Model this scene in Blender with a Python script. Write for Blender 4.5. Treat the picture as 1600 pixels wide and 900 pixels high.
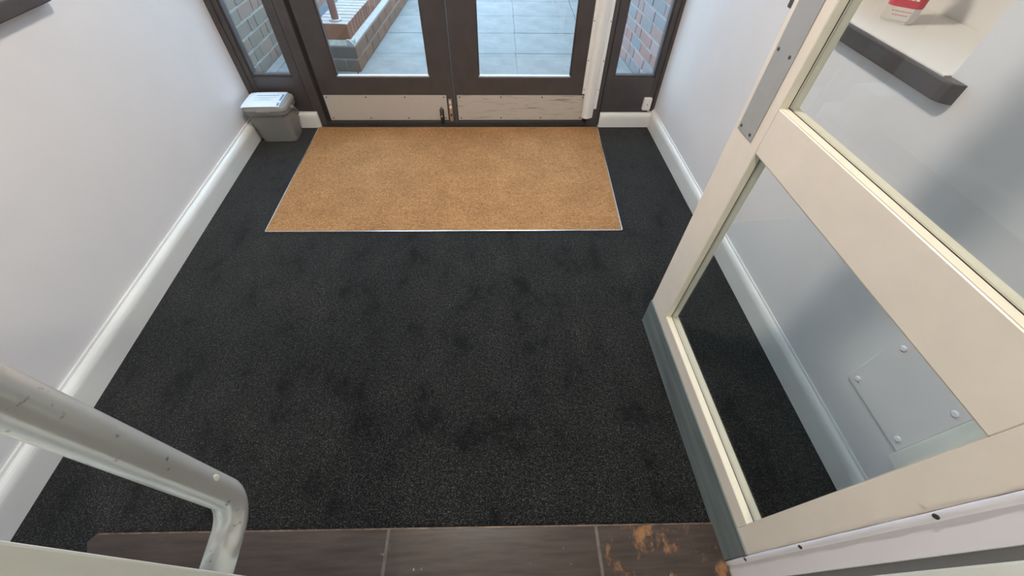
import bpy, bmesh, math, random
from mathutils import Vector, Matrix

random.seed(11)
for o in list(bpy.data.objects):
    bpy.data.objects.remove(o)
scene = bpy.context.scene
COL = scene.collection

# ------------------------------------------------------------------ camera
F_PX, CAM = 616.7, Vector((1.436, 0.0, 1.3239))
YAW, PITCH, ROLL = 0.0518, 0.8812, 0.0246
fwd0 = Vector((math.sin(YAW), math.cos(YAW), 0)); right0 = Vector((math.cos(YAW), -math.sin(YAW), 0)); up0 = Vector((0, 0, 1))
fwd = fwd0 * math.cos(PITCH) - up0 * math.sin(PITCH)
upc = fwd0 * math.sin(PITCH) + up0 * math.cos(PITCH)
rgt = right0 * math.cos(ROLL) + upc * math.sin(ROLL)
upv = -right0 * math.sin(ROLL) + upc * math.cos(ROLL)
cd = bpy.data.cameras.new('camera'); cam = bpy.data.objects.new('camera', cd); COL.objects.link(cam)
cd.sensor_fit = 'HORIZONTAL'; cd.sensor_width = 36.0; cd.lens = F_PX / 1600 * 36
cd.clip_start = 0.02; cd.clip_end = 200
cam.matrix_world = Matrix(((rgt.x, upv.x, -fwd.x, CAM.x), (rgt.y, upv.y, -fwd.y, CAM.y), (rgt.z, upv.z, -fwd.z, CAM.z), (0, 0, 0, 1)))
scene.camera = cam

# ------------------------------------------------------------------ light and exposure
world = bpy.data.worlds.new('overcast_sky'); scene.world = world; world.use_nodes = True
bg = world.node_tree.nodes['Background']; bg.inputs[0].default_value = (0.50, 0.75, 1.0, 1); bg.inputs[1].default_value = 6.5
PORCH_LAMP, PORCH_COL = 195.0, (1.0, 0.91, 0.82, 1)
HALL_LAMP, HALL_COL = 120.0, (1.0, 0.97, 0.86, 1)
vs = scene.view_settings
vs.view_transform = 'Standard'; vs.look = 'None'; vs.gamma = 1.0; vs.use_curve_mapping = False
vs.exposure = 0.45

# ------------------------------------------------------------------ materials
MATS = {}
def new_mat(name):
    m = bpy.data.materials.new(name); m.use_nodes = True; MATS[name] = m
    nt = m.node_tree
    return m, nt, nt.nodes['Principled BSDF']
def node(nt, t, **kw):
    n = nt.nodes.new(t)
    for k, v in kw.items(): setattr(n, k, v)
    return n
def coords(nt, scale=(1, 1, 1)):
    tc = node(nt, 'ShaderNodeTexCoord'); mp = node(nt, 'ShaderNodeMapping'); mp.inputs['Scale'].default_value = scale
    nt.links.new(tc.outputs['Object'], mp.inputs['Vector']); return mp.outputs['Vector']
def noise(nt, vec, scale, detail=4, rough=0.55):
    n = node(nt, 'ShaderNodeTexNoise'); n.inputs['Scale'].default_value = scale; n.inputs['Detail'].default_value = detail; n.inputs['Roughness'].default_value = rough
    nt.links.new(vec, n.inputs['Vector']); return n.outputs['Fac']
def ramp(nt, fac, stops):
    r = node(nt, 'ShaderNodeValToRGB'); e = r.color_ramp.elements
    e[0].position, e[0].color = stops[0][0], (*stops[0][1], 1); e[1].position, e[1].color = stops[-1][0], (*stops[-1][1], 1)
    for p, c in stops[1:-1]:
        k = e.new(p); k.color = (*c, 1)
    nt.links.new(fac, r.inputs[0]); return r.outputs[0]
def mixc(nt, fac, a, b, mode='MIX'):
    n = node(nt, 'ShaderNodeMix', data_type='RGBA', blend_type=mode)
    for s, v in ((0, fac), (6, a), (7, b)):
        if hasattr(v, 'links'): nt.links.new(v, n.inputs[s])
        else: n.inputs[s].default_value = v if s == 0 else (*v, 1)
    return n.outputs[2]
def bump(nt, bs, h, strength, dist=0.002):
    b = node(nt, 'ShaderNodeBump'); b.inputs['Strength'].default_value = strength; b.inputs['Distance'].default_value = dist
    nt.links.new(h, b.inputs['Height']); nt.links.new(b.outputs[0], bs.inputs['Normal'])
def plain(name, col, rough=0.5, metal=0.0, var=0.06, vscale=30, bstr=0.0, bscale=60, spec=0.5, stretch=(1, 1, 1)):
    m, nt, bs = new_mat(name)
    v = coords(nt, stretch); n = noise(nt, v, vscale)
    lo = tuple(c * (1 - var) for c in col); hi = tuple(min(1, c * (1 + var)) for c in col)
    nt.links.new(ramp(nt, n, [(0.3, lo), (0.7, hi)]), bs.inputs['Base Color'])
    bs.inputs['Roughness'].default_value = rough; bs.inputs['Metallic'].default_value = metal
    bs.inputs['Specular IOR Level'].default_value = spec
    if bstr: bump(nt, bs, noise(nt, v, bscale), bstr)
    return m

plain('wall_paint', (0.74, 0.715, 0.715), 0.55, var=0.02, vscale=4, bstr=0.06, bscale=220)
plain('niche_paint', (0.74, 0.71, 0.66), 0.55, var=0.02, vscale=4, bstr=0.05, bscale=220)
plain('ceiling_paint', (0.80, 0.79, 0.77), 0.7, var=0.02)
plain('skirting_gloss', (0.74, 0.73, 0.70), 0.28, var=0.03, vscale=8, bstr=0.04, bscale=40)
plain('white_gloss', (0.83, 0.80, 0.85), 0.3, var=0.02, vscale=8, bstr=0.05, bscale=30)
plain('white_plastic', (0.80, 0.78, 0.76), 0.35, var=0.02)
plain('cream_gloss', (0.80, 0.715, 0.625), 0.33, var=0.03, vscale=14, bstr=0.5, bscale=26, stretch=(1, 1, 1))
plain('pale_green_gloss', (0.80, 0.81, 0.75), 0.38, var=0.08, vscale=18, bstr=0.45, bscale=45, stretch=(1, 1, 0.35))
plain('bead_gloss', (0.76, 0.71, 0.58), 0.32, var=0.04, vscale=20, bstr=0.1, bscale=40)
plain('grey_plate', (0.36, 0.36, 0.36), 0.38, var=0.04, vscale=30)
plain('slate_paint', (0.155, 0.180, 0.182), 0.42, var=0.32, vscale=5, bstr=0.25, bscale=30, stretch=(0.6, 1, 6))
plain('brown_frame', (0.066, 0.056, 0.056), 0.36, var=0.12, vscale=12, bstr=0.05, bscale=60)
plain('dark_seal', (0.018, 0.016, 0.016), 0.7, var=0.1)
plain('dark_sill', (0.070, 0.058, 0.057), 0.35, var=0.12, vscale=16)
plain('bin_grey', (0.185, 0.180, 0.170), 0.42, var=0.04, vscale=20)
plain('bin_lid_grey', (0.27, 0.26, 0.245), 0.4, var=0.04, vscale=20)
plain('paper_white', (0.74, 0.80, 0.90), 0.45, var=0.01)
plain('print_ink', (0.16, 0.16, 0.20), 0.6)
plain('print_blue', (0.10, 0.28, 0.48), 0.5, var=0.3, vscale=60)
plain('black_iron', (0.03, 0.028, 0.026), 0.45, var=0.2)
plain('aluminium', (0.74, 0.74, 0.75), 0.3, metal=1.0, var=0.06, vscale=60)
plain('outer_bead', (0.62, 0.66, 0.72), 0.35, var=0.05)
plain('screw_dark', (0.07, 0.065, 0.06), 0.5, metal=0.3)
plain('mortar', (0.37, 0.355, 0.32), 0.9, var=0.12, vscale=30, bstr=0.5, bscale=90)
plain('frost_mortar', (0.38, 0.36, 0.335), 0.85, var=0.10, vscale=40, bstr=0.5, bscale=70)
plain('soil', (0.075, 0.08, 0.10), 0.9, var=0.4, vscale=40, bstr=0.6, bscale=60)
plain('red_post', (0.33, 0.145, 0.115), 0.45, var=0.08, vscale=20)
plain('leaf_green', (0.25, 0.33, 0.22), 0.5, var=0.2)
plain('hall_wall', (0.66, 0.66, 0.58), 0.6, var=0.02)
plain('label_red', (0.55, 0.06, 0.08), 0.4, var=0.05)
plain('label_white', (0.85, 0.82, 0.80), 0.5)

# grey painted tube
m, nt, bs = new_mat('tube_grey')
v = coords(nt); n1 = noise(nt, v, 9, 5); n2 = noise(nt, v, 70, 3)
c = ramp(nt, n1, [(0.32, (0.60, 0.61, 0.60)), (0.68, (0.69, 0.70, 0.69))])
spots = ramp(nt, n2, [(0.0, (1, 1, 1)), (0.665, (1, 1, 1)), (0.72, (0.50, 0.49, 0.47))])
nt.links.new(mixc(nt, 1.0, c, spots, 'MULTIPLY'), bs.inputs['Base Color']); bs.inputs['Roughness'].default_value = 0.24; bs.inputs['Metallic'].default_value = 0.33; bs.inputs['Specular IOR Level'].default_value = 0.7
bump(nt, bs, noise(nt, v, 60), 0.05)

# kick plate: brushed aluminium, satin, with scuffs
def kick(name, scuff):
    m, nt, bs = new_mat(name)
    v = coords(nt, (1, 1, 1)); base = ramp(nt, noise(nt, coords(nt, (2, 1, 60)), 20), [(0.3, (0.52, 0.485, 0.44)), (0.7, (0.60, 0.565, 0.52))])
    s = noise(nt, coords(nt, (2.6, 1, 34)), 2.2, 6, 0.65)
    sc = ramp(nt, s, [(0.0, (1, 1, 1)), (0.54 if scuff else 0.74, (1, 1, 1)), (0.66 if scuff else 0.9, (0.50, 0.51, 0.52))])
    nt.links.new(mixc(nt, 1.0, base, sc, 'MULTIPLY'), bs.inputs['Base Color'])
    bs.inputs['Metallic'].default_value = 0.25; bs.inputs['Roughness'].default_value = 0.45
kick('kick_plate_clean', False); kick('kick_plate_scuffed', True)

# carpet
m, nt, bs = new_mat('carpet_black')
v = coords(nt); f1 = noise(nt, v, 230, 3, 0.75); f2 = noise(nt, coords(nt, (1.25, 0.8, 1)), 6.5, 8, 0.68); f3 = noise(nt, v, 1.9, 3); f4 = noise(nt, v, 85, 4, 0.75)
fine = ramp(nt, f1, [(0.36, (0.0018, 0.0018, 0.0019)), (0.52, (0.0110, 0.0109, 0.0108)), (0.68, (0.088, 0.086, 0.083))])
mid = ramp(nt, f4, [(0.35, (0.30, 0.30, 0.30)), (0.65, (1.75, 1.75, 1.75))])
patch = ramp(nt, f2, [(0.36, (0.30, 0.30, 0.32)), (0.45, (0.85, 0.85, 0.85)), (0.55, (1.0, 1.0, 1.0)), (0.68, (1.35, 1.33, 1.28))])
c = mixc(nt, 1.0, mixc(nt, 1.0, fine, mid, 'MULTIPLY'), patch, 'MULTIPLY')
nt.links.new(c, bs.inputs['Base Color']); bs.inputs['Roughness'].default_value = 0.95; bs.inputs['Specular IOR Level'].default_value = 0.12
bs.inputs['Sheen Weight'].default_value = 0.13; bs.inputs['Sheen Roughness'].default_value = 0.45; bs.inputs['Sheen Tint'].default_value = (1, 0.97, 0.95, 1)
bump(nt, bs, f1, 0.9, 0.004)

# coir
m, nt, bs = new_mat('coir')
v = coords(nt); f1 = noise(nt, coords(nt, (0.55, 1, 1)), 240, 3, 0.7); f2 = noise(nt, v, 5, 4); f3 = noise(nt, coords(nt, (0.5, 14, 1)), 7, 3)
c = ramp(nt, f1, [(0.28, (0.16, 0.078, 0.028)), (0.5, (0.37, 0.187, 0.078)), (0.74, (0.60, 0.355, 0.175))])
p = ramp(nt, f2, [(0.3, (0.85, 0.85, 0.85)), (0.7, (1.08, 1.08, 1.08))]); l = ramp(nt, f3, [(0.3, (0.92, 0.92, 0.92)), (0.7, (1.05, 1.05, 1.05))])
nt.links.new(mixc(nt, 1.0, mixc(nt, 1.0, c, p, 'MULTIPLY'), l, 'MULTIPLY'), bs.inputs['Base Color']); bs.inputs['Roughness'].default_value = 0.95; bs.inputs['Specular IOR Level'].default_value = 0.1
bump(nt, bs, f1, 0.8, 0.004)

# stained wood
def wood(name, wear):
    m, nt, bs = new_mat(name)
    v = coords(nt, (1, 9, 9)); g = noise(nt, v, 7, 6, 0.6)
    c = ramp(nt, g, [(0.3, (0.028, 0.020, 0.017)), (0.7, (0.064, 0.046, 0.038))])
    w = noise(nt, coords(nt, (2.2, 1.4, 1)), 7, 7, 0.7)
    wf = ramp(nt, w, [(0.0, (0, 0, 0)), (wear, (0, 0, 0)), (wear + 0.09, (1, 1, 1))])
    c2 = mixc(nt, wf, c, (0.24, 0.115, 0.05))
    sp = noise(nt, coords(nt), 55, 2); sf = ramp(nt, sp, [(0.0, (0, 0, 0)), (0.74, (0, 0, 0)), (0.78, (1, 1, 1))])
    nt.links.new(mixc(nt, sf, c2, (0.30, 0.24, 0.19)), bs.inputs['Base Color'])
    bs.inputs['Roughness'].default_value = 0.3; bump(nt, bs, g, 0.12)
wood('stained_wood', 0.68); wood('stained_wood_worn', 0.555); wood('hall_boards', 0.75)
plain('worn_arris', (0.13, 0.085, 0.055), 0.5, var=0.6, vscale=40)
plain('seam_strip', (0.10, 0.08, 0.068), 0.5, var=0.3, vscale=40)

# bricks and slabs vary by object
def by_object(name, stops, frost, rough=0.85, nscale=14, bs_=0.6):
    m, nt, bs = new_mat(name)
    oi = node(nt, 'ShaderNodeObjectInfo'); v = coords(nt)
    c = ramp(nt, oi.outputs['Random'], stops)
    n = noise(nt, v, nscale, 5, 0.65)
    c = mixc(nt, 1.0, c, ramp(nt, n, [(0.25, (0.72, 0.72, 0.72)), (0.75, (1.22, 1.22, 1.22))]), 'MULTIPLY')
    if frost:
        f = noise(nt, v, 6, 5, 0.7)
        c = mixc(nt, ramp(nt, f, [(0.46, (0, 0, 0)), (0.70, (frost,) * 3)]), c, (0.40, 0.40, 0.40))
    nt.links.new(c, bs.inputs['Base Color']); bs.inputs['Roughness'].default_value = rough
    bump(nt, bs, noise(nt, v, 80, 4), bs_)
by_object('brick_left', [(0.0, (0.239, 0.147, 0.104)), (0.35, (0.184, 0.139, 0.104)), (0.7, (0.189, 0.155, 0.118)), (1.0, (0.285, 0.160, 0.111))], 0.05)
by_object('brick_right', [(0.0, (0.34, 0.17, 0.14)), (0.3, (0.27, 0.20, 0.19)), (0.55, (0.20, 0.205, 0.22)), (0.8, (0.36, 0.23, 0.21)), (1.0, (0.32, 0.15, 0.12))], 0.20)
by_object('brick_planter', [(0.0, (0.212, 0.105, 0.059)), (0.5, (0.175, 0.097, 0.059)), (1.0, (0.239, 0.118, 0.067))], 0.0)
by_object('brick_planter_grey', [(0.0, (0.12, 0.105, 0.095)), (1.0, (0.19, 0.145, 0.12))], 0.0)
by_object('slab', [(0.0, (0.160, 0.153, 0.144)), (0.5, (0.180, 0.172, 0.163)), (1.0, (0.170, 0.162, 0.153))], 0.05, 0.8, 5, 0.25)
# coping: red brick with frost lying on upward faces
m, nt, bs = new_mat('brick_coping')
oi = node(nt, 'ShaderNodeObjectInfo'); v = coords(nt)
c = ramp(nt, oi.outputs['Random'], [(0.0, (0.248, 0.101, 0.052)), (0.5, (0.193, 0.084, 0.049)), (1.0, (0.285, 0.122, 0.063))])
geo = node(nt, 'ShaderNodeNewGeometry'); sx = node(nt, 'ShaderNodeSeparateXYZ'); nt.links.new(geo.outputs['True Normal'], sx.inputs[0])
mu = node(nt, 'ShaderNodeMath', operation='MULTIPLY'); nt.links.new(ramp(nt, sx.outputs[2], [(0.6, (0, 0, 0)), (0.9, (1, 1, 1))]), mu.inputs[0])
nt.links.new(ramp(nt, noise(nt, v, 9, 5), [(0.30, (0.35, 0.35, 0.35)), (0.5, (0.95, 0.95, 0.95))]), mu.inputs[1])
nt.links.new(mixc(nt, mu.outputs[0], c, (0.33, 0.315, 0.31)), bs.inputs['Base Color']); bs.inputs['Roughness'].default_value = 0.8
bump(nt, bs, noise(nt, v, 70, 4), 0.5)

# window glass: clear with Fresnel reflection
def glass(name, tint, boost=1.0):
    m = bpy.data.materials.new(name); m.use_nodes = True; MATS[name] = m; nt = m.node_tree; nt.nodes.clear()
    out = node(nt, 'ShaderNodeOutputMaterial'); mx = node(nt, 'ShaderNodeMixShader'); lw = node(nt, 'ShaderNodeLayerWeight'); pw_ = node(nt, 'ShaderNodeMath', operation='POWER'); pw_.inputs[1].default_value = 5.0; fr = node(nt, 'ShaderNodeMath', operation='MULTIPLY_ADD'); fr.inputs[1].default_value = 0.9; fr.inputs[2].default_value = 0.04; nt.links.new(lw.outputs['Facing'], pw_.inputs[0]); nt.links.new(pw_.outputs[0], fr.inputs[0])
    tr = node(nt, 'ShaderNodeBsdfTransparent'); tr.inputs[0].default_value = (*tint, 1); gl = node(nt, 'ShaderNodeBsdfGlossy'); gl.inputs['Roughness'].default_value = 0.02
    nt.links.new(fr.outputs[0], mx.inputs[0]); nt.links.new(tr.outputs[0], mx.inputs[1]); nt.links.new(gl.outputs[0], mx.inputs[2]); nt.links.new(mx.outputs[0], out.inputs[0])
glass('window_glass', (0.97, 0.985, 0.98))
m, nt, bs = new_mat('clear_plastic')
bs.inputs['Base Color'].default_value = (0.95, 0.95, 0.94, 1); bs.inputs['Transmission Weight'].default_value = 0.9; bs.inputs['Roughness'].default_value = 0.06; bs.inputs['IOR'].default_value = 1.25
def emit(name, col, s):
    m, nt, bs = new_mat(name); bs.inputs['Emission Color'].default_value = col; bs.inputs['Emission Strength'].default_value = s; bs.inputs['Base Color'].default_value = (0.8, 0.8, 0.8, 1)
emit('porch_lamp_glow', PORCH_COL, PORCH_LAMP); emit('hall_lamp_glow', HALL_COL, HALL_LAMP)

# ------------------------------------------------------------------ mesh helpers
def add_box(bm, x0, x1, y0, y1, z0, z1):
    vs_ = [bm.verts.new((x, y, z)) for x in (x0, x1) for y in (y0, y1) for z in (z0, z1)]
    for f in ((0, 1, 3, 2), (4, 6, 7, 5), (0, 4, 5, 1), (2, 3, 7, 6), (0, 2, 6, 4), (1, 5, 7, 3)):
        bm.faces.new([vs_[i] for i in f])
    return vs_
def bev(bm, w, seg=2, edges=None):
    if w: bmesh.ops.bevel(bm, geom=list(edges or bm.edges), offset=w, segments=seg, profile=0.6, affect='EDGES')
def box_bm(x0, x1, y0, y1, z0, z1, b=0.0, seg=2):
    bm = bmesh.new(); add_box(bm, x0, x1, y0, y1, z0, z1); bev(bm, b, seg); return bm
def loft(bm, rings, caps=True, smooth=False):
    R = [[bm.verts.new(p) for p in r] for r in rings]; n = len(R[0])
    for a, b in zip(R, R[1:]):
        for i in range(n):
            f = bm.faces.new((a[i], a[(i + 1) % n], b[(i + 1) % n], b[i])); f.smooth = smooth
    if caps: bm.faces.new(R[0][::-1]); bm.faces.new(R[-1])
def sweep(bm, path, r, n=20, smooth=True, closed_caps=True):
    path = [Vector(p) for p in path]; rings = []; up = None
    for i, p in enumerate(path):
        t = ((path[min(i + 1, len(path) - 1)] - p).normalized() + (p - path[max(i - 1, 0)]).normalized()).normalized()
        if up is None:
            up = t.orthogonal().normalized()
        up = (up - t * up.dot(t)).normalized(); s = t.cross(up); rr = r(i) if callable(r) else r
        rings.append([p + (up * math.cos(2 * math.pi * k / n) + s * math.sin(2 * math.pi * k / n)) * rr for k in range(n)])
    loft(bm, rings, closed_caps, smooth)
def disc(bm, c, axis, r, h, n=12):
    a = Vector(axis).normalized(); c = Vector(c); sweep(bm, [c, c + a * h], r, n, False)
def rrect(w, d, r, z, n=5, cx=0, cy=0):
    pts = []
    for sx, sy, a0 in ((1, 1, 0), (-1, 1, 90), (-1, -1, 180), (1, -1, 270)):
        for k in range(n + 1):
            a = math.radians(a0 + 90 * k / n); pts.append((cx + sx * (w / 2 - r) + r * math.cos(a), cy + sy * (d / 2 - r) + r * math.sin(a), z))
    return pts
def obj(name, bm, mat, parent=None):
    bmesh.ops.recalc_face_normals(bm, faces=bm.faces)
    me = bpy.data.meshes.new(name); bm.to_mesh(me); bm.free(); me.materials.append(MATS[mat])
    o = bpy.data.objects.new(name, me); COL.objects.link(o)
    if parent: o.parent = parent
    return o
def tag(o, label=None, cat=None, group=None, kind=None):
    for k, v in (('label', label), ('category', cat), ('group', group), ('kind', kind)):
        if v: o[k] = v
    return o
def empty(name, loc=(0, 0, 0), rz=0.0):
    o = bpy.data.objects.new(name, None); COL.objects.link(o); o.location = loc; o.rotation_euler = (0, 0, rz); o.empty_display_size = 0.05; return o
def place(o, loc, rz): o.location = loc; o.rotation_euler = (0, 0, rz); return o

# ------------------------------------------------------------------ room shell
# local wall frame: x along the wall (near -> far), y towards the room, z up
LN, LF = Vector((0.029, 0.2, 0)), Vector((-0.053, 2.4, 0))
RN, RF = Vector((2.492, 0.2, 0)), Vector((2.452, 2.4, 0))
aL = math.atan2((LF - LN).y, (LF - LN).x)             # left: +y local must point to +X => mirror by negative offset
aR = math.atan2((RF - RN).y, (RF - RN).x)
NZ0, NZ1 = 0.95, 2.02
def wall_bm(side):
    # side -1: room lies at local -y (left wall), +1: room at local +y (right wall)
    bm = bmesh.new(); s = side; T = 0.45
    def b(x0, x1, y0, y1, z0, z1): add_box(bm, x0, x1, min(-s * y0, -s * y1), max(-s * y0, -s * y1), z0, z1)
    n0, n1 = 0.715, 1.29; u0, u1 = -0.22, 2.30
    b(u0, u1, 0, T, -0.1, NZ0 - 0.043); b(u0, u1, 0, T, NZ1, 2.6); b(u0, n0, 0, T, NZ0 - 0.043, NZ1); b(n1, u1, 0, T, NZ0 - 0.043, NZ1)
    return bm
def sill_and_niche(side, origin, ang):
    s = side
    # sill board with horns and rounded end
    bm = bmesh.new(); x0, x1 = 0.666, 1.385; yb, yf = -0.30, 0.030
    pts = [(0.715, yb), (1.29, yb), (1.29, 0.0), (x1, 0.0), (x1, yf - 0.014), (x1 - 0.012, yf), (x0 + 0.03, yf), (x0 + 0.014, yf - 0.005), (x0 + 0.004, yf - 0.015), (x0, 0.0), (0.715, 0.0)]
    lo = [bm.verts.new((x, s * y, NZ0 - 0.043)) for x, y in pts]; hi = [bm.verts.new((x, s * y, NZ0)) for x, y in pts]
    n = len(pts); bm.faces.new(hi); bm.faces.new(lo[::-1])
    for i in range(n): bm.faces.new((lo[i], lo[(i + 1) % n], hi[(i + 1) % n], hi[i]))
    bev(bm, 0.004, 2, [e for e in bm.edges if abs(e.verts[0].co.z - e.verts[1].co.z) < 1e-6 and min(s * e.verts[0].co.y, s * e.verts[1].co.y) > 0.0])
    o = place(obj('window_sill', bm, 'dark_sill'), origin, ang)
    # painted top lining of the sill and back of the recess
    t = obj('sill_lining', box_bm(0.715, 1.29, min(s * -0.299, s * 0.019), max(s * -0.299, s * 0.019), NZ0, NZ0 + 0.003), 'niche_paint', o)
    b = place(obj('wall_recess_back', box_bm(0.69, 1.315, min(s * -0.30, s * -0.40), max(s * -0.30, s * -0.40), NZ0 - 0.04, NZ1), 'niche_paint'), origin, ang)
    return o, b
wl = place(obj('wall_left', wall_bm(-1), 'wall_paint'), LN, aL); tag(wl, 'pale grey painted side wall behind the grey bin', 'wall', kind='structure')
# local +y after rotation by ~92 deg points to -X: room side of the right wall; left wall's room side is local -y
wr = place(obj('wall_right', wall_bm(1), 'wall_paint'), RN, aR); tag(wr, 'pale grey painted side wall seen behind the open glazed door', 'wall', kind='structure')
for s, org, ang, lab, lab2 in ((-1, LN, aL, 'dark brown window sill on the left wall', 'cream back of the left window recess'), (1, RN, aR, 'dark brown window sill seen through the upper door pane', 'cream back of the recess behind the bottle')):
    o, b = sill_and_niche(s, org, ang)
    o.name = 'trim_%d' % (1 if s < 0 else 2); b.name = 'wall_recess_' + ('left' if s < 0 else 'right')
    tag(o, lab, 'sill', kind='structure'); tag(b, lab2, 'wall', kind='structure')

# skirting with rounded top
def skirt_bm(x0, x1, s, T, H):
    prof = [(0, 0), (T, 0), (T, H * 0.66)]
    for k in range(1, 7):
        a = math.radians(90 * k / 6); prof.append((T - (T * 0.72) * (1 - math.cos(a)), H * 0.66 + H * 0.27 * math.sin(a)))
    prof += [(T * 0.22, H), (0, H)]
    bm = bmesh.new(); loft(bm, [[(x0, s * y, z) for y, z in prof], [(x1, s * y, z) for y, z in prof]]); return bm
o = place(obj('baseboard_left', skirt_bm(-0.09, 2.275, -1, 0.030, 0.116), 'skirting_gloss'), LN, aL); tag(o, 'white gloss skirting board along the left wall', 'skirting', kind='structure')
o = place(obj('baseboard_right', skirt_bm(-0.11, 2.275, 1, 0.020, 0.112), 'skirting_gloss'), RN, aR); tag(o, 'white gloss skirting board along the right wall', 'skirting', kind='structure')

# carpet
bm = box_bm(-0.12, 2.56, 0.03, 2.47, -0.02, 0.0)
tag(obj('floor', bm, 'carpet_black'), 'black mottled entrance carpet covering the porch floor', 'carpet', kind='structure')
tag(obj('ceiling', box_bm(-0.6, 3.2, -2.7, 2.6, 2.5, 2.6), 'ceiling_paint'), 'white ceiling above the porch and hall', 'ceiling', kind='structure')

# hall behind the camera
hf = obj('floor_hall', box_bm(-0.5, 3.1, -2.6, 0.03, -0.03, -0.002), 'hall_boards'); tag(hf, 'dark stained hall floor behind the doorway', 'floor', kind='structure')
for nm, b, l in (('wall_hall_left', (-0.6, -0.5, -2.6, 0.0, -0.03, 2.5), 'left'), ('wall_hall_right', (3.1, 3.2, -2.6, 0.0, -0.03, 2.5), 'right'), ('wall_hall_back', (-0.6, 3.2, -2.7, -2.6, -0.03, 2.5), 'back')):
    tag(obj(nm, box_bm(*b), 'hall_wall'), 'pale painted %s wall of the hall' % l, 'wall', kind='structure')

# partition with the double doorway
pt = empty('wall_partition', (0, 0, 0)); tag(pt, 'partition wall around the inner double doorway', 'wall', kind='structure')
obj('partition_side', box_bm(-0.5, 0.215, -0.05, 0.085, -0.02, 2.5), 'wall_paint', pt)
obj('partition_side', box_bm(2.125, 3.1, -0.05, 0.085, -0.02, 2.5), 'wall_paint', pt)
obj('partition_head', box_bm(0.215, 2.125, -0.05, 0.085, 2.08, 2.5), 'wall_paint', pt)
fr = empty('trim_3', (2.09, 0.05, 0)); tag(fr, 'white door frame post beside the open glazed door', 'door frame', kind='structure')
def tr(bm, o):
    bmesh.ops.translate(bm, verts=bm.verts, vec=-Vector(o.location)); return bm
obj('post', tr(box_bm(2.056, 2.125, 0.043, 0.0845, 0.0, 2.08, 0.002), fr), 'white_gloss', fr)
obj('groove', tr(box_bm(2.070, 2.125, 0.029, 0.043, 0.0, 2.08), fr), 'grey_plate', fr)
obj('hall_facing', tr(box_bm(2.052, 2.14, -0.065, 0.0285, 0.0, 2.08, 0.003), fr), 'pale_green_gloss', fr)
# rounded hinge bead with nail heads
bm = bmesh.new(); path = [(2.053 + 0.0012 * math.sin(i * 1.7), 0.0865, 0.002 + 2.07 * i / 60) for i in range(61)]
sweep(bm, path, 0.0062, 14); hb = obj('hinge_bead', tr(bm, fr), 'white_gloss', fr)
for z in (0.13, 0.37, 0.70, 1.0):
    bm = bmesh.new(); disc(bm, (2.0462, 0.0855, z), (-0.9, -0.45, 0), 0.0042, 0.0016, 10); obj('nail_head', tr(bm, fr), 'screw_dark', fr).parent = hb
fl = empty('trim_4', (0.25, 0.05, 0)); tag(fl, 'pale door frame post on the left of the doorway', 'door frame', kind='structure')
obj('post', tr(box_bm(0.2155, 0.288, -0.06, 0.0845, 0.0, 2.08, 0.002), fl), 'white_gloss', fl)
# pale green strip added to imitate a reflection in the door glass
o = place(obj('trim_5', box_bm(-0.10, 0.094, 0.0, 0.022, 0.235, 2.4, 0.003), 'pale_green_gloss'), RN, aR); tag(o, 'added pale green strip imitating a reflection in the door glass', 'trim', kind='structure')  # trim_5 is an added stand-in for a reflection, not a timber trim

# threshold board
tb = empty('trim_6', (0.29, 0.0, 0)); tag(tb, 'dark stained wooden threshold board across the doorway', 'threshold', kind='structure')
def ty(x): return 0.2105 - 0.0155 * (x - 0.29)
def plank(x0, x1, mat, notch=False):
    bm = bmesh.new()
    pts = [(x0, 0.03), (x1, 0.03), (x1, ty(x1)), (x0 + (0.012 if notch else 0), ty(x0))] + ([(x0 - 0.004, ty(x0) - 0.02), (x0 + 0.02, 0.155)] if notch else [])
    loft(bm, [[(x, y, 0.0005) for x, y in pts], [(x, y, 0.014) for x, y in pts]]); bev(bm, 0.0012, 1); return obj('plank', tr(bm, tb), mat, tb)
plank(0.288, 1.108, 'stained_wood', True); plank(1.116, 1.700, 'stained_wood'); plank(1.708, 2.052, 'stained_wood_worn')
for x in (1.112, 1.704): obj('seam', tr(box_bm(x - 0.0045, x + 0.0045, 0.03, ty(x) - 0.001, 0.0005, 0.0136), tb), 'seam_strip', tb)
bm = bmesh.new(); loft(bm, [[(0.305, ty(0.305) - 0.0005, 0.0105), (0.305, ty(0.305) + 0.0010, 0.0105), (0.305, ty(0.305) + 0.0006, 0.0148), (0.305, ty(0.305) - 0.0030, 0.0148)], [(2.05, ty(2.05) - 0.0005, 0.0105), (2.05, ty(2.05) + 0.0010, 0.0105), (2.05, ty(2.05) + 0.0006, 0.0148), (2.05, ty(2.05) - 0.0030, 0.0148)]])
obj('worn_edge', tr(bm, tb), 'worn_arris', tb)

# ------------------------------------------------------------------ front screen
YF = 2.475
fs = empty('trim_7', (1.2, YF, 0)); tag(fs, 'dark brown timber frame around the front doors and side windows', 'frame', kind='structure')
def fbox(name, x0, x1, y0, y1, z0, z1, b=0.002, mat='brown_frame', par=None):
    par = par or fs; L = par.location; return obj(name, tr(box_bm(x0, x1, y0, y1, z0, z1, b), par), mat, par)
fbox('frame_post', -0.10, -0.024, YF - 0.004, 2.56, 0.0, 2.5); fbox('frame_post', 0.292, 0.350, YF - 0.008, 2.56, 0.0, 2.5)
fbox('frame_post', 2.022, 2.098, YF - 0.008, 2.56, 0.0, 2.5); fbox('frame_post', 2.432, 2.52, YF - 0.004, 2.56, 0.0, 2.5)
fbox('frame_rebate', 0.350, 0.3735, YF + 0.014, 2.56, 0.0, 2.5, 0, 'dark_seal'); fbox('frame_rebate', 2.003, 2.022, YF + 0.014, 2.56, 0.0, 2.5, 0, 'dark_seal')
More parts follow.
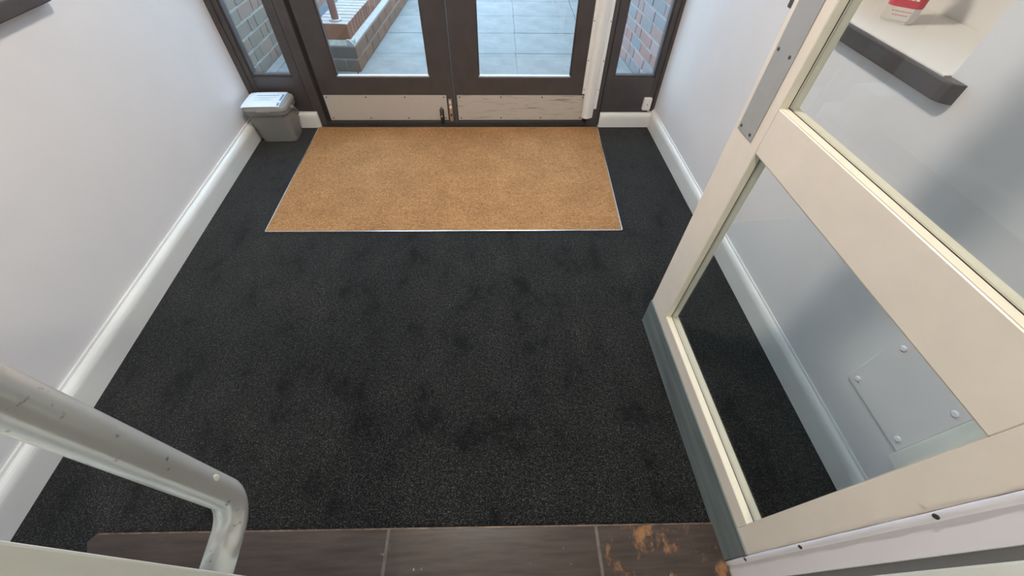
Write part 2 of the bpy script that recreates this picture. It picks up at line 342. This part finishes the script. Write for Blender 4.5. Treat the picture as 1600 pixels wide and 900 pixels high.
fbox('frame_head', 0.350, 2.022, YF - 0.008, 2.56, 2.08, 2.5); fbox('door_sill', 0.350, 2.022, 2.452, 2.60, 0.0005, 0.020, 0.003, 'dark_seal')
fbox('sill_edge', 0.350, 2.022, 2.4775, 2.481, 0.020, 0.0245, 0, 'seam_strip')

def side_window(n, x0, x1, g0, g1, label):
    w = empty('window_%d' % n, ((x0 + x1) / 2, YF, 0)); tag(w, label, 'window', kind='structure')
    B = lambda *a, **k: fbox(*a, par=w, **k)
    B('stile', x0, g0, YF + 0.004, 2.55, 0.0, 2.5); B('stile', g1, x1, YF + 0.004, 2.55, 0.0, 2.5)
    B('bottom_panel', g0, g1, YF + 0.006, 2.55, 0.0, 0.298); B('top_rail', g0, g1, YF + 0.006, 2.55, 2.40, 2.5)
    B('pane', g0, g1, 2.515, 2.519, 0.298, 2.40, b=0, mat='window_glass')
    B('glazing_bead', g0, g1, YF + 0.014, 2.515, 0.298, 0.310, b=0.002); B('glazing_bead', g0, g0 + 0.010, YF + 0.014, 2.515, 0.310, 2.40, b=0.002); B('glazing_bead', g1 - 0.010, g1, YF + 0.014, 2.515, 0.310, 2.40, b=0.002)
    return w
side_window(1, -0.024, 0.286, 0.004, 0.238, 'narrow side window above the grey bin')
side_window(2, 2.104, 2.432, 2.150, 2.404, 'narrow side window beside the white hinge guard')
fbox('groove_strip', 0.286, 0.292, YF + 0.006, 2.55, 0.0, 2.5, 0, 'dark_seal'); fbox('groove_strip', 2.098, 2.104, YF + 0.006, 2.55, 0.0, 2.5, 0, 'dark_seal')

def front_leaf(n, x0, x1, g0, g1, k0, k1, label, kmat):
    d = empty('door_%d' % n, ((x0 + x1) / 2, YF, 0)); tag(d, label, 'door', kind='structure')
    y0, y1 = YF + 0.003, YF + 0.047
    B = lambda *a, **k: fbox(*a, par=d, **k)
    B('stile', x0, g0, y0, y1, 0.028, 2.075); B('stile', g1, x1, y0, y1, 0.028, 2.075)
    B('bottom_rail', g0, g1, y0, y1, 0.028, 0.300); B('top_rail', g0, g1, y0, y1, 1.95, 2.075)
    B('pane', g0, g1, y0 + 0.022, y0 + 0.026, 0.300, 1.95, b=0, mat='window_glass')
    B('glazing_bead', g0, g1, y0 + 0.006, y0 + 0.022, 0.300, 0.308, b=0.002, mat='outer_bead')
    B('glazing_bead', g0, g0 + 0.007, y0 + 0.006, y0 + 0.022, 0.308, 1.95, b=0.001); B('glazing_bead', g1 - 0.007, g1, y0 + 0.006, y0 + 0.022, 0.308, 1.95, b=0.001)
    k = B('kick_plate', k0, k1, y0 - 0.002, y0, 0.038, 0.196, b=0.0006, mat=kmat); k['label'] = 'satin metal kick plate'
    for i in range(4):
        for z in (0.052, 0.184):
            bm = bmesh.new(); x = k0 + 0.016 + (k1 - k0 - 0.032) * i / 3; disc(bm, (x, y0 - 0.0018, z), (0, -1, 0), 0.0045, 0.0012, 10)
            obj('screw', tr(bm, d), 'screw_dark', k)
    for c in k.children: c.parent = k
    return d
d1 = front_leaf(1, 0.374, 1.1735, 0.496, 1.042, 0.381, 1.128, 'dark brown front door leaf with the black bolt', 'kick_plate_clean')
d2 = front_leaf(2, 1.1775, 2.003, 1.333, 1.886, 1.194, 1.995, 'dark brown front door leaf beside the white hinge guard', 'kick_plate_scuffed')
# bolts on the left leaf
y0 = YF + 0.001
def onto(name, bm, mat, d): return obj(name, tr(bm, d), mat, d)
bo = onto('bolt', box_bm(1.078, 1.104, y0 - 0.012, y0, 0.030, 0.112, 0.003), 'black_iron', d1); bo['label'] = 'black surface bolt'
bm = bmesh.new(); sweep(bm, [(1.091, y0 - 0.014, 0.024), (1.091, y0 - 0.014, 0.128)], 0.0055, 12); onto('bolt_rod', bm, 'screw_dark', d1).parent = bo
bm = bmesh.new(); sweep(bm, [(1.091, y0 - 0.014, 0.075), (1.091, y0 - 0.034, 0.078)], 0.0045, 12); onto('bolt_knob', bm, 'aluminium', d1).parent = bo
fb = onto('flush_bolt', box_bm(1.139, 1.159, y0 - 0.003, y0 + 0.003, 0.032, 0.172, 0.001), 'aluminium', d1)
for z in (0.065, 0.115, 0.145): onto('bolt_slot', box_bm(1.143, 1.155, y0 - 0.0036, y0 - 0.002, z, z + 0.016, 0), 'screw_dark' if z < 0.1 else 'label_white', d1).parent = fb

# white hinge guard on the right leaf
hg = empty('hinge_guard', (2.02, YF, 0)); tag(hg, 'white plastic hinge finger guard running down the right front door', 'hinge guard')
prof = [(1.972, 2.474), (1.972, 2.470), (1.986, 2.470)]
for k in range(11):
    a = math.pi * k / 10; prof.append((2.022 - 0.036 * math.cos(a), 2.470 - 0.034 * math.sin(a) * (0.85 + 0.15 * math.sin(2 * a))))
prof += [(2.066, 2.4665), (2.066, 2.4665 + 0.0)][:1]
inner = [(x, y + 0.0022) for x, y in prof[3:-1]]
bm = bmesh.new(); ring = prof[3:14] + [(x + (0.002 if x < 2.022 else -0.002), y + 0.002) for x, y in prof[3:14][::-1]]
rings = [[(x, y, z) for x, y in ring] for z in (0.062, 2.02)]
loft(bm, rings); o = obj('curved_cover', tr(bm, hg), 'white_plastic', hg)
for f in o.data.polygons: f.use_smooth = False
obj('flange', tr(box_bm(1.970, 1.990, 2.4675, 2.4765, 0.208, 2.02, 0.0008), hg), 'white_plastic', hg)
obj('flange', tr(box_bm(2.052, 2.072, 2.4595, 2.4665, 0.118, 2.02, 0.0008), hg), 'white_plastic', hg)
for z in (0.235, 0.40, 0.60):
    for x, y in ((1.977, 2.4675), (2.066, 2.4595)):
        bm = bmesh.new(); disc(bm, (x, y + 0.0003, z), (0, -1, 0), 0.0032, 0.0012, 8); obj('screw', tr(bm, hg), 'screw_dark', hg)

# skirting pieces on the screen
bm = skirt_bm(0.0, 0.33, 1, 0.016, 0.094)
o = obj('baseboard_front_right', bm, 'skirting_gloss'); o.location = (2.434, YF - 0.0085, 0); o.rotation_euler = (0, 0, math.pi); tag(o, 'short cream skirting piece under the right side window', 'skirting', kind='structure')
o = obj('baseboard_front_left', skirt_bm(0.0, 0.345, 1, 0.016, 0.100), 'skirting_gloss'); o.location = (0.312, YF - 0.0085, 0); o.rotation_euler = (0, 0, math.pi); tag(o, 'short cream skirting piece behind the grey bin', 'skirting', kind='structure')
# small white cable box
cb = empty('cable_box', (2.394, YF, 0.108)); tag(cb, 'small white plastic cable box low in the right corner', 'cable box')
obj('cover', tr(box_bm(2.369, 2.417, YF - 0.020, YF + 0.0055, 0.110, 0.184, 0.003), cb), 'white_plastic', cb)
bm = bmesh.new(); disc(bm, (2.393, YF - 0.0198, 0.146), (0, -1, 0), 0.0035, 0.001, 8); obj('screw', tr(bm, cb), 'screw_dark', cb)
bm = bmesh.new(); sweep(bm, [(2.405, YF - 0.006, 0.111), (2.407, YF - 0.006, 0.103), (2.420, YF - 0.006, 0.0975), (2.431, YF - 0.010, 0.097)], 0.003, 8); obj('cable', tr(bm, cb), 'white_plastic', cb)

# ------------------------------------------------------------------ coir mat
mt = empty('coir_mat', (1.19, 1.95, 0)); tag(mt, 'large brown coir entrance mat set in the carpet before the doors', 'mat')
Q = [(0.312, 1.464), (2.049, 1.448), (2.095, 2.441), (0.299, 2.446)]
bm = bmesh.new(); loft(bm, [[(x, y, -0.001) for x, y in Q], [(x, y, 0.006) for x, y in Q]]); obj('coir_pile', tr(bm, mt), 'coir', mt)
for i in range(4):
    a, b = Vector((*Q[i], 0)), Vector((*Q[(i + 1) % 4], 0)); t = (b - a).normalized(); n = Vector((t.y, -t.x, 0))
    w = 0.0042
    pts = [a, b, b + n * w, a + n * w]
    bm = bmesh.new(); loft(bm, [[(q.x, q.y, -0.001) for q in pts], [(q.x, q.y, 0.0075) for q in pts]]); obj('frame_strip', tr(bm, mt), 'aluminium', mt)

# ------------------------------------------------------------------ inner glazed leaves
# local: x along the leaf from hinge, y into the thickness (visible face at y=0), z up
def glazed_leaf(n, hinge, free, flip, label, mats, m0=(0.830, 0.833), m1=(0.935, 0.948)):
    h, f = Vector((*hinge, 0)), Vector((*free, 0)); W = (f - h).length; ang = math.atan2(f.y - h.y, f.x - h.x)
    d = empty('door_%d' % n, h, ang); tag(d, label, 'door', kind='structure')
    T = 0.044; s = flip
    face = mats
    def bx(name, x0, x1, y0, y1, z0, z1, mat, b=0.0015, par=None):
        return obj(name, box_bm(x0, x1, min(s * y0, s * y1), max(s * y0, s * y1), z0, z1, b), mat, par or d)
    SF, SH = 0.113, 0.062
    bx('stile', 0.003, SH, 0, T, 0.008, 2.04, face, 0.002); bx('stile', W - SF, W, 0, T, 0.008, 2.04, face, 0.002)
    bx('bottom_rail', SH, W - SF, 0, T, 0.008, 0.190, face, 0.0015); bx('top_rail', SH, W - SF, 0, T, 1.92, 2.04, face, 0.0015)
    bm = bmesh.new()
    secs = [(SH, m0[0], m1[1]), (W - SF, m0[1], m1[0])]
    loft(bm, [[(x, s * 0, zl), (x, s * T, zl), (x, s * T, zh), (x, s * 0, zh)] for x, zl, zh in secs]); bev(bm, 0.0015, 1); obj('middle_rail', bm, face, d)
    for za, zb, zc, zd in ((0.190, 0.190, m0[0], m0[1]), (m1[1], m1[0], 1.92, 1.92)):
        bm = bmesh.new(); x0, x1 = SH, W - SF
        loft(bm, [[(x0, s * y, za), (x1, s * y, zb), (x1, s * y, zd), (x0, s * y, zc)] for y in (0.020, 0.024)]); obj('pane', bm, 'window_glass', d)
        for ya, yb in ((0.0015, 0.0185), (0.0255, 0.0425)):
            for side in range(4):
                c = [(x0, za), (x1, zb), (x1, zd), (x0, zc)]; w = 0.0016
                ci = [(x0 + w, za + w), (x1 - w, zb + w), (x1 - w, zd - w), (x0 + w, zc - w)]
                q = [c[side], c[(side + 1) % 4], ci[(side + 1) % 4], ci[side]]
                bm = bmesh.new(); loft(bm, [[(x, s * ya, z) for x, z in q], [(x, s * yb, z) for x, z in q]]); obj('glazing_bead', bm, 'bead_gloss', d)
        for y in (0.0192,):
            for side in range(4):
                c = [(x0, za), (x1, zb), (x1, zd), (x0, zc)]; w = 0.0026
                ci = [(x0 + w, za + w), (x1 - w, zb + w), (x1 - w, zd - w), (x0 + w, zc - w)]
                q = [c[side], c[(side + 1) % 4], ci[(side + 1) % 4], ci[side]]
                bm = bmesh.new(); loft(bm, [[(x, s * (y - 0.0007), z) for x, z in q], [(x, s * (y + 0.0007), z) for x, z in q]]); obj('pane_seal', bm, 'dark_seal', d)
    k = bx('kick_strip', 0.003, W, -0.005, -0.0002, 0.006, 0.140, 'slate_paint', 0.001); k['label'] = 'slate grey strip along the door bottom'
    return d, W, bx
d3, W3, bx3 = glazed_leaf(3, (2.0516, 0.0899), (2.0212, 0.9057), -1, 'cream painted glazed door standing open against the right wall', 'cream_gloss')
pl = bx3('finger_plate', W3 - 0.084, W3 - 0.016, -0.002, -0.0002, 0.842, 1.30, 'grey_plate', 0.0005); pl['label'] = 'grey metal finger plate'
for x, z in ((W3 - 0.026, 0.853), (W3 - 0.070, 0.853), (W3 - 0.026, 1.018), (W3 - 0.070, 1.018), (W3 - 0.026, 1.285), (W3 - 0.070, 1.285)):
    bm = bmesh.new(); disc(bm, (x, 0.0018, z), (0, 1, 0), 0.0036, 0.0012, 10); obj('screw', bm, 'screw_dark', pl)
d4, W4, bx4 = glazed_leaf(4, (0.300, 0.098), (1.158, 0.0405), -1, 'pale painted door leaf with a tubular pull handle', 'pale_green_gloss')

# pull handle on the left leaf
ph = empty('pull_handle', (1.112, 0.043, 0.79)); tag(ph, 'grey painted tubular pull handle in the lower left', 'handle')
hx, hyf, gy, z0, z1, R = 1.117, 0.0432, 0.1165, 0.783, 1.255, 0.040
path = [(hx, hyf - 0.001, z0 - 0.004)]
for k in range(13):
    a = math.pi / 2 * k / 12; path.append((hx, gy - R + R * math.sin(a), z0 + R - R * math.cos(a)))
for k in range(1, 12): path.append((hx, gy, z0 + R + (z1 - z0 - 2 * R) * k / 12))
for k in range(13):
    a = math.pi / 2 * k / 12; path.append((hx, gy - R + R * math.cos(a), z1 - R + R * math.sin(a)))
path.append((hx, hyf - 0.001, z1))
bm = bmesh.new(); sweep(bm, path, 0.0170, 28); obj('tube', tr(bm, ph), 'tube_grey', ph)
for (y, z, sy, sz) in ((gy + 0.004, 0.868, 0.004, 0.006),):
    bm = bmesh.new(); bmesh.ops.create_icosphere(bm, subdivisions=2, radius=1)
    c = Vector((hx + 0.0160, y, z))
    for v_ in bm.verts: v_.co = Vector((v_.co.x * 0.0012, v_.co.y * sy, v_.co.z * sz)) + c
    obj('paint_drip', tr(bm, ph), 'pale_green_gloss', ph)

# ------------------------------------------------------------------ access panel on right wall
ap = empty('access_panel', RN, aR); tag(ap, 'square painted access panel with domed screws low on the right wall', 'panel')
obj('cover_plate', box_bm(0.097, 0.318, 0.0005, 0.010, 0.258, 0.482, 0.002), 'wall_paint', ap)
for x, z in ((0.120, 0.285), (0.120, 0.455), (0.293, 0.285), (0.293, 0.455)):
    bm = bmesh.new(); sweep(bm, [(x, 0.0095, z), (x, 0.0125, z), (x, 0.0135, z)], lambda i: (0.0085, 0.008, 0.005)[i], 16); obj('screw_cap', bm, 'white_gloss', ap)

# ------------------------------------------------------------------ bottle on the right sill
bt = empty('sanitiser_bottle', (2.592, 1.283, NZ0 + 0.003)); bt.rotation_euler = (0, 0, -0.7); bt.scale = (1.45, 1.45, 1.45); tag(bt, 'clear plastic bottle with a red label on the window sill', 'bottle')
bm = bmesh.new(); rs = []
for z, w, d in ((0.0, 0.050, 0.034), (0.004, 0.058, 0.040), (0.11, 0.058, 0.040), (0.128, 0.050, 0.036), (0.140, 0.028, 0.026), (0.150, 0.024, 0.024)):
    rs.append(rrect(w, d, min(w, d) * 0.42, z, 5))
loft(bm, rs, smooth=True); obj('body', bm, 'clear_plastic', bt)
bm = bmesh.new(); loft(bm, [rrect(0.028, 0.028, 0.0135, z, 5) for z in (0.150, 0.174)]); obj('cap', bm, 'white_plastic', bt)
bm = bmesh.new(); rr = rrect(0.0588, 0.0408, 0.0172, 0, 5)
for z0_, z1_, mt_, nm in ((0.026, 0.100, 'label_red', 'label'),):
    loft(bm, [[(x, y, z0_) for x, y, _ in rr], [(x, y, z1_) for x, y, _ in rr]], caps=False); lb = obj(nm, bm, mt_, bt)
for i, (z, w) in enumerate(((0.088, 0.036), (0.080, 0.034), (0.070, 0.030), (0.060, 0.034), (0.048, 0.026), (0.038, 0.034))):
    bm = bmesh.new(); 
    for k in range(5):
        x = -w / 2 + w * k / 5; add_box(bm, x, x + w / 6.5, -0.0209, -0.0206, z, z + 0.0025)
    obj('print_line', bm, 'label_white', lb)
for i, (z, w) in enumerate(((0.019, 0.034), (0.013, 0.026))):
    bm = bmesh.new()
    for k in range(6):
        x = -w / 2 + w * k / 6; add_box(bm, x, x + w / 8, -0.0204, -0.0201, z, z + 0.0010)
    obj('print_line', bm, 'label_red', lb)

# ------------------------------------------------------------------ bin
bn = empty('food_waste_bin', (0.102, 2.352, 0), 0.03); tag(bn, 'small grey plastic lidded bin with a paper notice in the corner', 'bin')
bm = bmesh.new(); rs = []
for z, w, d, cx in ((0.0, 0.190, 0.136, 0.004), (0.004, 0.200, 0.146, 0.004), (0.10, 0.214, 0.160, 0.002), (0.195, 0.228, 0.174, 0)):
    rs.append(rrect(w, d, 0.028, z, 6, cx, -0.0))
loft(bm, rs, smooth=False); obj('body', bm, 'bin_grey', bn)
bm = bmesh.new(); loft(bm, [rrect(0.242, 0.188, 0.034, 0.176, 6), rrect(0.246, 0.192, 0.034, 0.180, 6), rrect(0.246, 0.192, 0.034, 0.200, 6), rrect(0.240, 0.186, 0.034, 0.203, 6)]); obj('rim', bm, 'bin_grey', bn)
bm = bmesh.new(); loft(bm, [rrect(0.250, 0.196, 0.036, 0.201, 6), rrect(0.252, 0.198, 0.036, 0.206, 6), rrect(0.246, 0.192, 0.036, 0.219, 6), rrect(0.222, 0.170, 0.032, 0.228, 6), rrect(0.19, 0.14, 0.03, 0.2305, 6)]); lid = obj('lid', bm, 'bin_lid_grey', bn)
obj('lid_tab', box_bm(-0.035, 0.040, -0.106, -0.094, 0.199, 0.209, 0.003), 'bin_lid_grey', lid)
obj('lid_hinge', box_bm(-0.060, 0.060, 0.090, 0.104, 0.205, 0.222, 0.003), 'bin_lid_grey', lid)
# paper notice bowed over the lid
def paper_z(x, y): return 0.2340 - 0.0045 * max(0, (abs(x) - 0.06) / 0.06) ** 2 - 0.0060 * max(0, (abs(y) - 0.045) / 0.05) ** 2
bm = bmesh.new(); g = []
NX, NY = 16, 12
for i in range(NX + 1):
    g.append([bm.verts.new((-0.116 + 0.212 * i / NX, -0.094 + 0.182 * j / NY, paper_z(-0.116 + 0.212 * i / NX, -0.094 + 0.182 * j / NY) + 0.0004)) for j in range(NY + 1)])
for i in range(NX):
    for j in range(NY): bm.faces.new((g[i][j], g[i + 1][j], g[i + 1][j + 1], g[i][j + 1]))
pn = obj('paper_notice', bm, 'paper_white', bn); pn['label'] = 'white paper notice with printed lines'
def printed(y, x0, x1, h, mat='print_ink', seed=0, gap=0.25):
    rnd = random.Random(seed); bm = bmesh.new(); x = x0
    while x < x1:
        w = rnd.uniform(0.004, 0.012); w = min(w, x1 - x)
        q = [(x, y), (x + w, y), (x + w, y + h), (x, y + h)]
        bm.faces.new([bm.verts.new((a, b, paper_z(a, b) + 0.0012)) for a, b in q]); x += w + w * gap * 0.6 + 0.0012
    obj('print_line', bm, mat, pn)
printed(0.030, -0.062, 0.066, 0.0070, seed=1, gap=0.1); printed(0.006, -0.066, 0.060, 0.0036, seed=2); printed(-0.008, -0.035, 0.025, 0.0036, seed=3); printed(-0.024, -0.066, 0.048, 0.0032, seed=4); printed(0.062, 0.045, 0.075, 0.002, seed=6)
bm = bmesh.new()
for y0_, y1_ in ((-0.085, -0.055), (-0.03, 0.045)): bm.faces.new([bm.verts.new((a, b, paper_z(a, b) + 0.0012)) for a, b in ((0.080, y0_), (0.092, y0_), (0.092, y1_), (0.080, y1_))])
obj('blue_print', bm, 'print_blue', pn)
# bail handle hanging at the back/right
bm = bmesh.new(); pa = []
for k in range(17):
    a = math.pi * k / 16; c_ = math.cos(a); pa.append((0.131 * math.copysign(abs(c_) ** 0.35, c_), -0.005 + 0.108 * math.sin(a), 0.190 - 0.105 * math.sin(a)))
sweep(bm, pa, 0.0042, 10); obj('bail_handle', bm, 'bin_lid_grey', bn)
for sx in (-1, 1):
    bm = bmesh.new(); disc(bm, (sx * 0.120, -0.005, 0.186), (sx, 0, 0), 0.010, 0.014, 14); obj('pivot', bm, 'bin_lid_grey', bn)

# ------------------------------------------------------------------ lamps (above the frame)
def lamp(name, x, y, r, mat, label):
    l = empty(name, (x, y, 2.5)); tag(l, label, 'lamp')
    bm = bmesh.new(); disc(bm, (0, 0, -0.03), (0, 0, 1), r * 1.12, 0.0295, 32); obj('base', bm, 'white_plastic', l)
    bm = bmesh.new(); sweep(bm, [(0, 0, -0.031), (0, 0, -0.045), (0, 0, -0.062), (0, 0, -0.072)], lambda i: (r, r * 0.98, r * 0.8, r * 0.35)[i], 32); obj('diffuser', bm, mat, l)
lamp('ceiling_light', 1.22, 1.15, 0.11, 'porch_lamp_glow', 'round ceiling light of the porch')
lamp('ceiling_light', 1.35, -1.35, 0.14, 'hall_lamp_glow', 'round ceiling light of the hall')

# ------------------------------------------------------------------ outside
GZ = -0.08
gd = tag(obj('ground', box_bm(-8, 10, 2.56, 16, -0.25, GZ - 0.012), 'mortar'), 'mortar bed under the paving outside', 'ground', kind='structure')
pv = empty('paving', (1.62, 2.6, GZ)); tag(pv, 'pale grey paving slabs of the path outside the doors', 'paving', kind='structure')
sm = None
rows = [2.87 - 0.51 + 0.51 * i for i in range(14)]
offs = 3.39 - rows[2]
for j in range(13):
    ya = 2.57 if j == 0 else 3.39 + 0.51 * (j - 2); yb = 3.39 + 0.51 * (j - 1)
    if yb <= 2.6: continue
    for i in range(-4, 4):
        xa = 1.62 + 0.66 * i + 0.02 * (ya - 3.4) / 2; xb = xa + 0.66
        bm = box_bm(0.003, 0.657, 0.003, (yb - ya) - 0.003, -0.04, random.uniform(-0.0015, 0.0015), 0.003, 1)
        o = obj('slab', bm, 'slab', pv); o.location = (xa - 1.62, ya - 2.6, 0)
# shared brick mesh: unit sized box scaled per brick
bm = box_bm(0, 1, 0, 1, 0, 1); bmesh.ops.bevel(bm, geom=list(bm.edges), offset=0.03, segments=1, affect='EDGES')
bmesh.ops.recalc_face_normals(bm, faces=bm.faces); BRICK = {}
def brick_mesh(mat):
    if mat not in BRICK:
        me = BRICK0.copy(); me.materials.clear(); me.materials.append(MATS[mat]); BRICK[mat] = me
    return BRICK[mat]
BRICK0 = bpy.data.meshes.new('brick'); bm.to_mesh(BRICK0); bm.free()
def brick(par, mat, x, y, z, l, d, h, name='brick'):
    o = bpy.data.objects.new(name, brick_mesh(mat)); COL.objects.link(o); o.parent = par; o.location = (x, y, z); o.scale = (l, d, h); return o
# side brick walls, local x along wall, outer face at y=0
def brick_wall(name, p0, direction, side, pitch, mat, label, length=4.2):
    ang = math.atan2(direction[1], direction[0]); w = empty(name, (*p0, GZ), ang); tag(w, label, 'wall', kind='structure')
    s = side; J = pitch * 0.14
    core = obj('mortar_core', box_bm(0, length, min(0, -s * 0.2) - (0.0 if s > 0 else -0.006), max(0, -s * 0.2) - (0.006 if s > 0 else 0.0), 0, 2.6), 'mortar', w)
    L, Hd = 0.225, 0.1125; stuff = bmesh.new()
    for c in range(30):
        z = c * pitch + J * 0.5; x = -random.uniform(0, 0.2); k = c % 2; cnt = 0
        while x < length:
            l = L if (cnt + k) % 3 else Hd; cnt += 1
            xa, xb = max(0, x), min(length, x + l - J * 0.8); x += l
            if xb - xa < 0.03: continue
            dd = random.uniform(-0.0015, 0.0015)
            if c < 13 and xa < 2.2: brick(w, mat, xa, (-0.09 if s > 0 else 0.0) + dd, z, xb - xa, 0.09, pitch - J)
            else: add_box(stuff, xa, xb, (-0.09 if s > 0 else 0) + dd, (0 if s > 0 else 0.09) + dd, z, z + pitch - J)
    o = obj('upper_bricks', stuff, mat, w); o['kind'] = 'stuff'
    return w
# right: room/path side is local +y when heading away (rotate ~97deg => +y local points to -X)
brick_wall('wall_brick_right', (2.685, 2.60), (-0.10, 0.995), 1, 0.081, 'brick_right', 'red and grey brick wall outside the right side window')
brick_wall('wall_brick_left', (-0.455, 2.60), (0.012, 0.999), -1, 0.091, 'brick_left', 'grey brown brick wall outside the left side window', 3.0)
# low planter wall: L shaped
pw = empty('planter_wall', (0.325, 3.5, GZ), math.atan2(0.999, 0.065) - math.pi / 2); tag(pw, 'low red brick planter wall with frosted brick coping', 'planter wall')
LEN, TH, RT = 3.2, 0.30, 0.21
obj('mortar_core', box_bm(-TH + 0.01, -0.007, 0.007, LEN, 0, 0.188), 'mortar', pw); obj('mortar_core', box_bm(-0.42, -TH, 0.007, RT, 0, 0.188), 'mortar', pw)
for c in range(2):
    z = 0.004 + c * 0.095; h = 0.083
    x = 0.0; k = 0
    while x > -0.3:
        l = 0.105 if (c + k) % 2 == 0 and k == 0 else 0.218; k += 1
        brick(pw, 'brick_planter_grey', x - l, 0.0, z, l - 0.008, 0.095, h); x -= l
    y = 0.0 if c else 0.0; k = 0
    y = 0.098
    while y < LEN:
        l = (0.105 if c == 0 and k == 0 else 0.222); k += 1
        brick(pw, 'brick_planter', -0.10, y, z, 0.10 + random.uniform(-0.001, 0.001), min(l, LEN - y) - 0.010, h); y += l
    brick(pw, 'brick_planter', -0.02, 0.001, z, 0.0205, 0.094, h)
# white mortar fillet
bm = bmesh.new(); pr = [(-0.004, 0.186), (-0.004, 0.196), (-0.034, 0.232), (-0.06, 0.232), (-0.06, 0.186)]
loft(bm, [[(x, 0.004, z) for x, z in pr], [(x, LEN, z) for x, z in pr]]); obj('mortar_fillet', bm, 'frost_mortar', pw)
bm = bmesh.new(); pr = [(0.004, 0.186), (0.004, 0.194), (0.028, 0.226), (0.06, 0.226), (0.06, 0.186)]
loft(bm, [[(-0.42, y, z) for y, z in pr], [(-0.006, y, z) for y, z in pr]]); obj('mortar_fillet', bm, 'mortar', pw)
# coping bricks on edge
y = 0.026
for i in range(40):
    if y > LEN - 0.08: break
    brick(pw, 'brick_coping', -TH + 0.02, y, 0.226 + random.uniform(-0.001, 0.001), TH - 0.05, 0.068, 0.108, 'coping_brick'); y += 0.075
x = -TH + 0.012
for i in range(2):
    brick(pw, 'brick_coping', x - 0.068, 0.026, 0.226, 0.068, RT - 0.03, 0.108, 'coping_brick'); x -= 0.075
obj('mortar_bed', box_bm(-TH + 0.025, -0.036, 0.032, LEN, 0.19, 0.330), 'frost_mortar', pw)
obj('soil_bed', box_bm(-0.58, -TH + 0.01, RT, LEN, 0.0, 0.20), 'soil', pw)
# red railing post
rp = empty('railing_post', (0.195, 3.615, GZ + 0.334)); tag(rp, 'dull red painted railing post on the planter wall', 'post')
bm = bmesh.new(); sweep(bm, [(0, 0, 0.0), (0, 0, 0.95)], 0.028, 20); obj('tube', bm, 'red_post', rp)
bm = bmesh.new(); sweep(bm, [(0, 0, 0.0), (0, 0, 0.012)], 0.045, 20); obj('base_collar', bm, 'frost_mortar', rp)
bm = bmesh.new(); sweep(bm, [(0, -0.05, 0.95), (0.18, 2.7, 0.95)], 0.026, 16); obj('hand_rail', bm, 'red_post', rp)
# small plant in the planter
pp = empty('planter_plant', (0.02, 4.25, GZ + 0.20)); tag(pp, 'small pale green leafy plant in the planter', 'plant')
for i in range(14):
    a = i * 2.4; t = 0.5 + 0.4 * ((i * 37) % 10) / 10; L = 0.16
    bm = bmesh.new(); d = Vector((math.cos(a) * math.sin(t), math.sin(a) * math.sin(t), math.cos(t))); sd = Vector((-math.sin(a), math.cos(a), 0))
    q = [Vector((0, 0, 0.01)), d * L * 0.5 + sd * 0.022, d * L + Vector((0, 0, -0.03)), d * L * 0.5 - sd * 0.022]
    bm.faces.new([bm.verts.new(v_) for v_ in q]); bmesh.ops.solidify(bm, geom=list(bm.faces), thickness=0.001); obj('leaf', bm, 'leaf_green', pp)
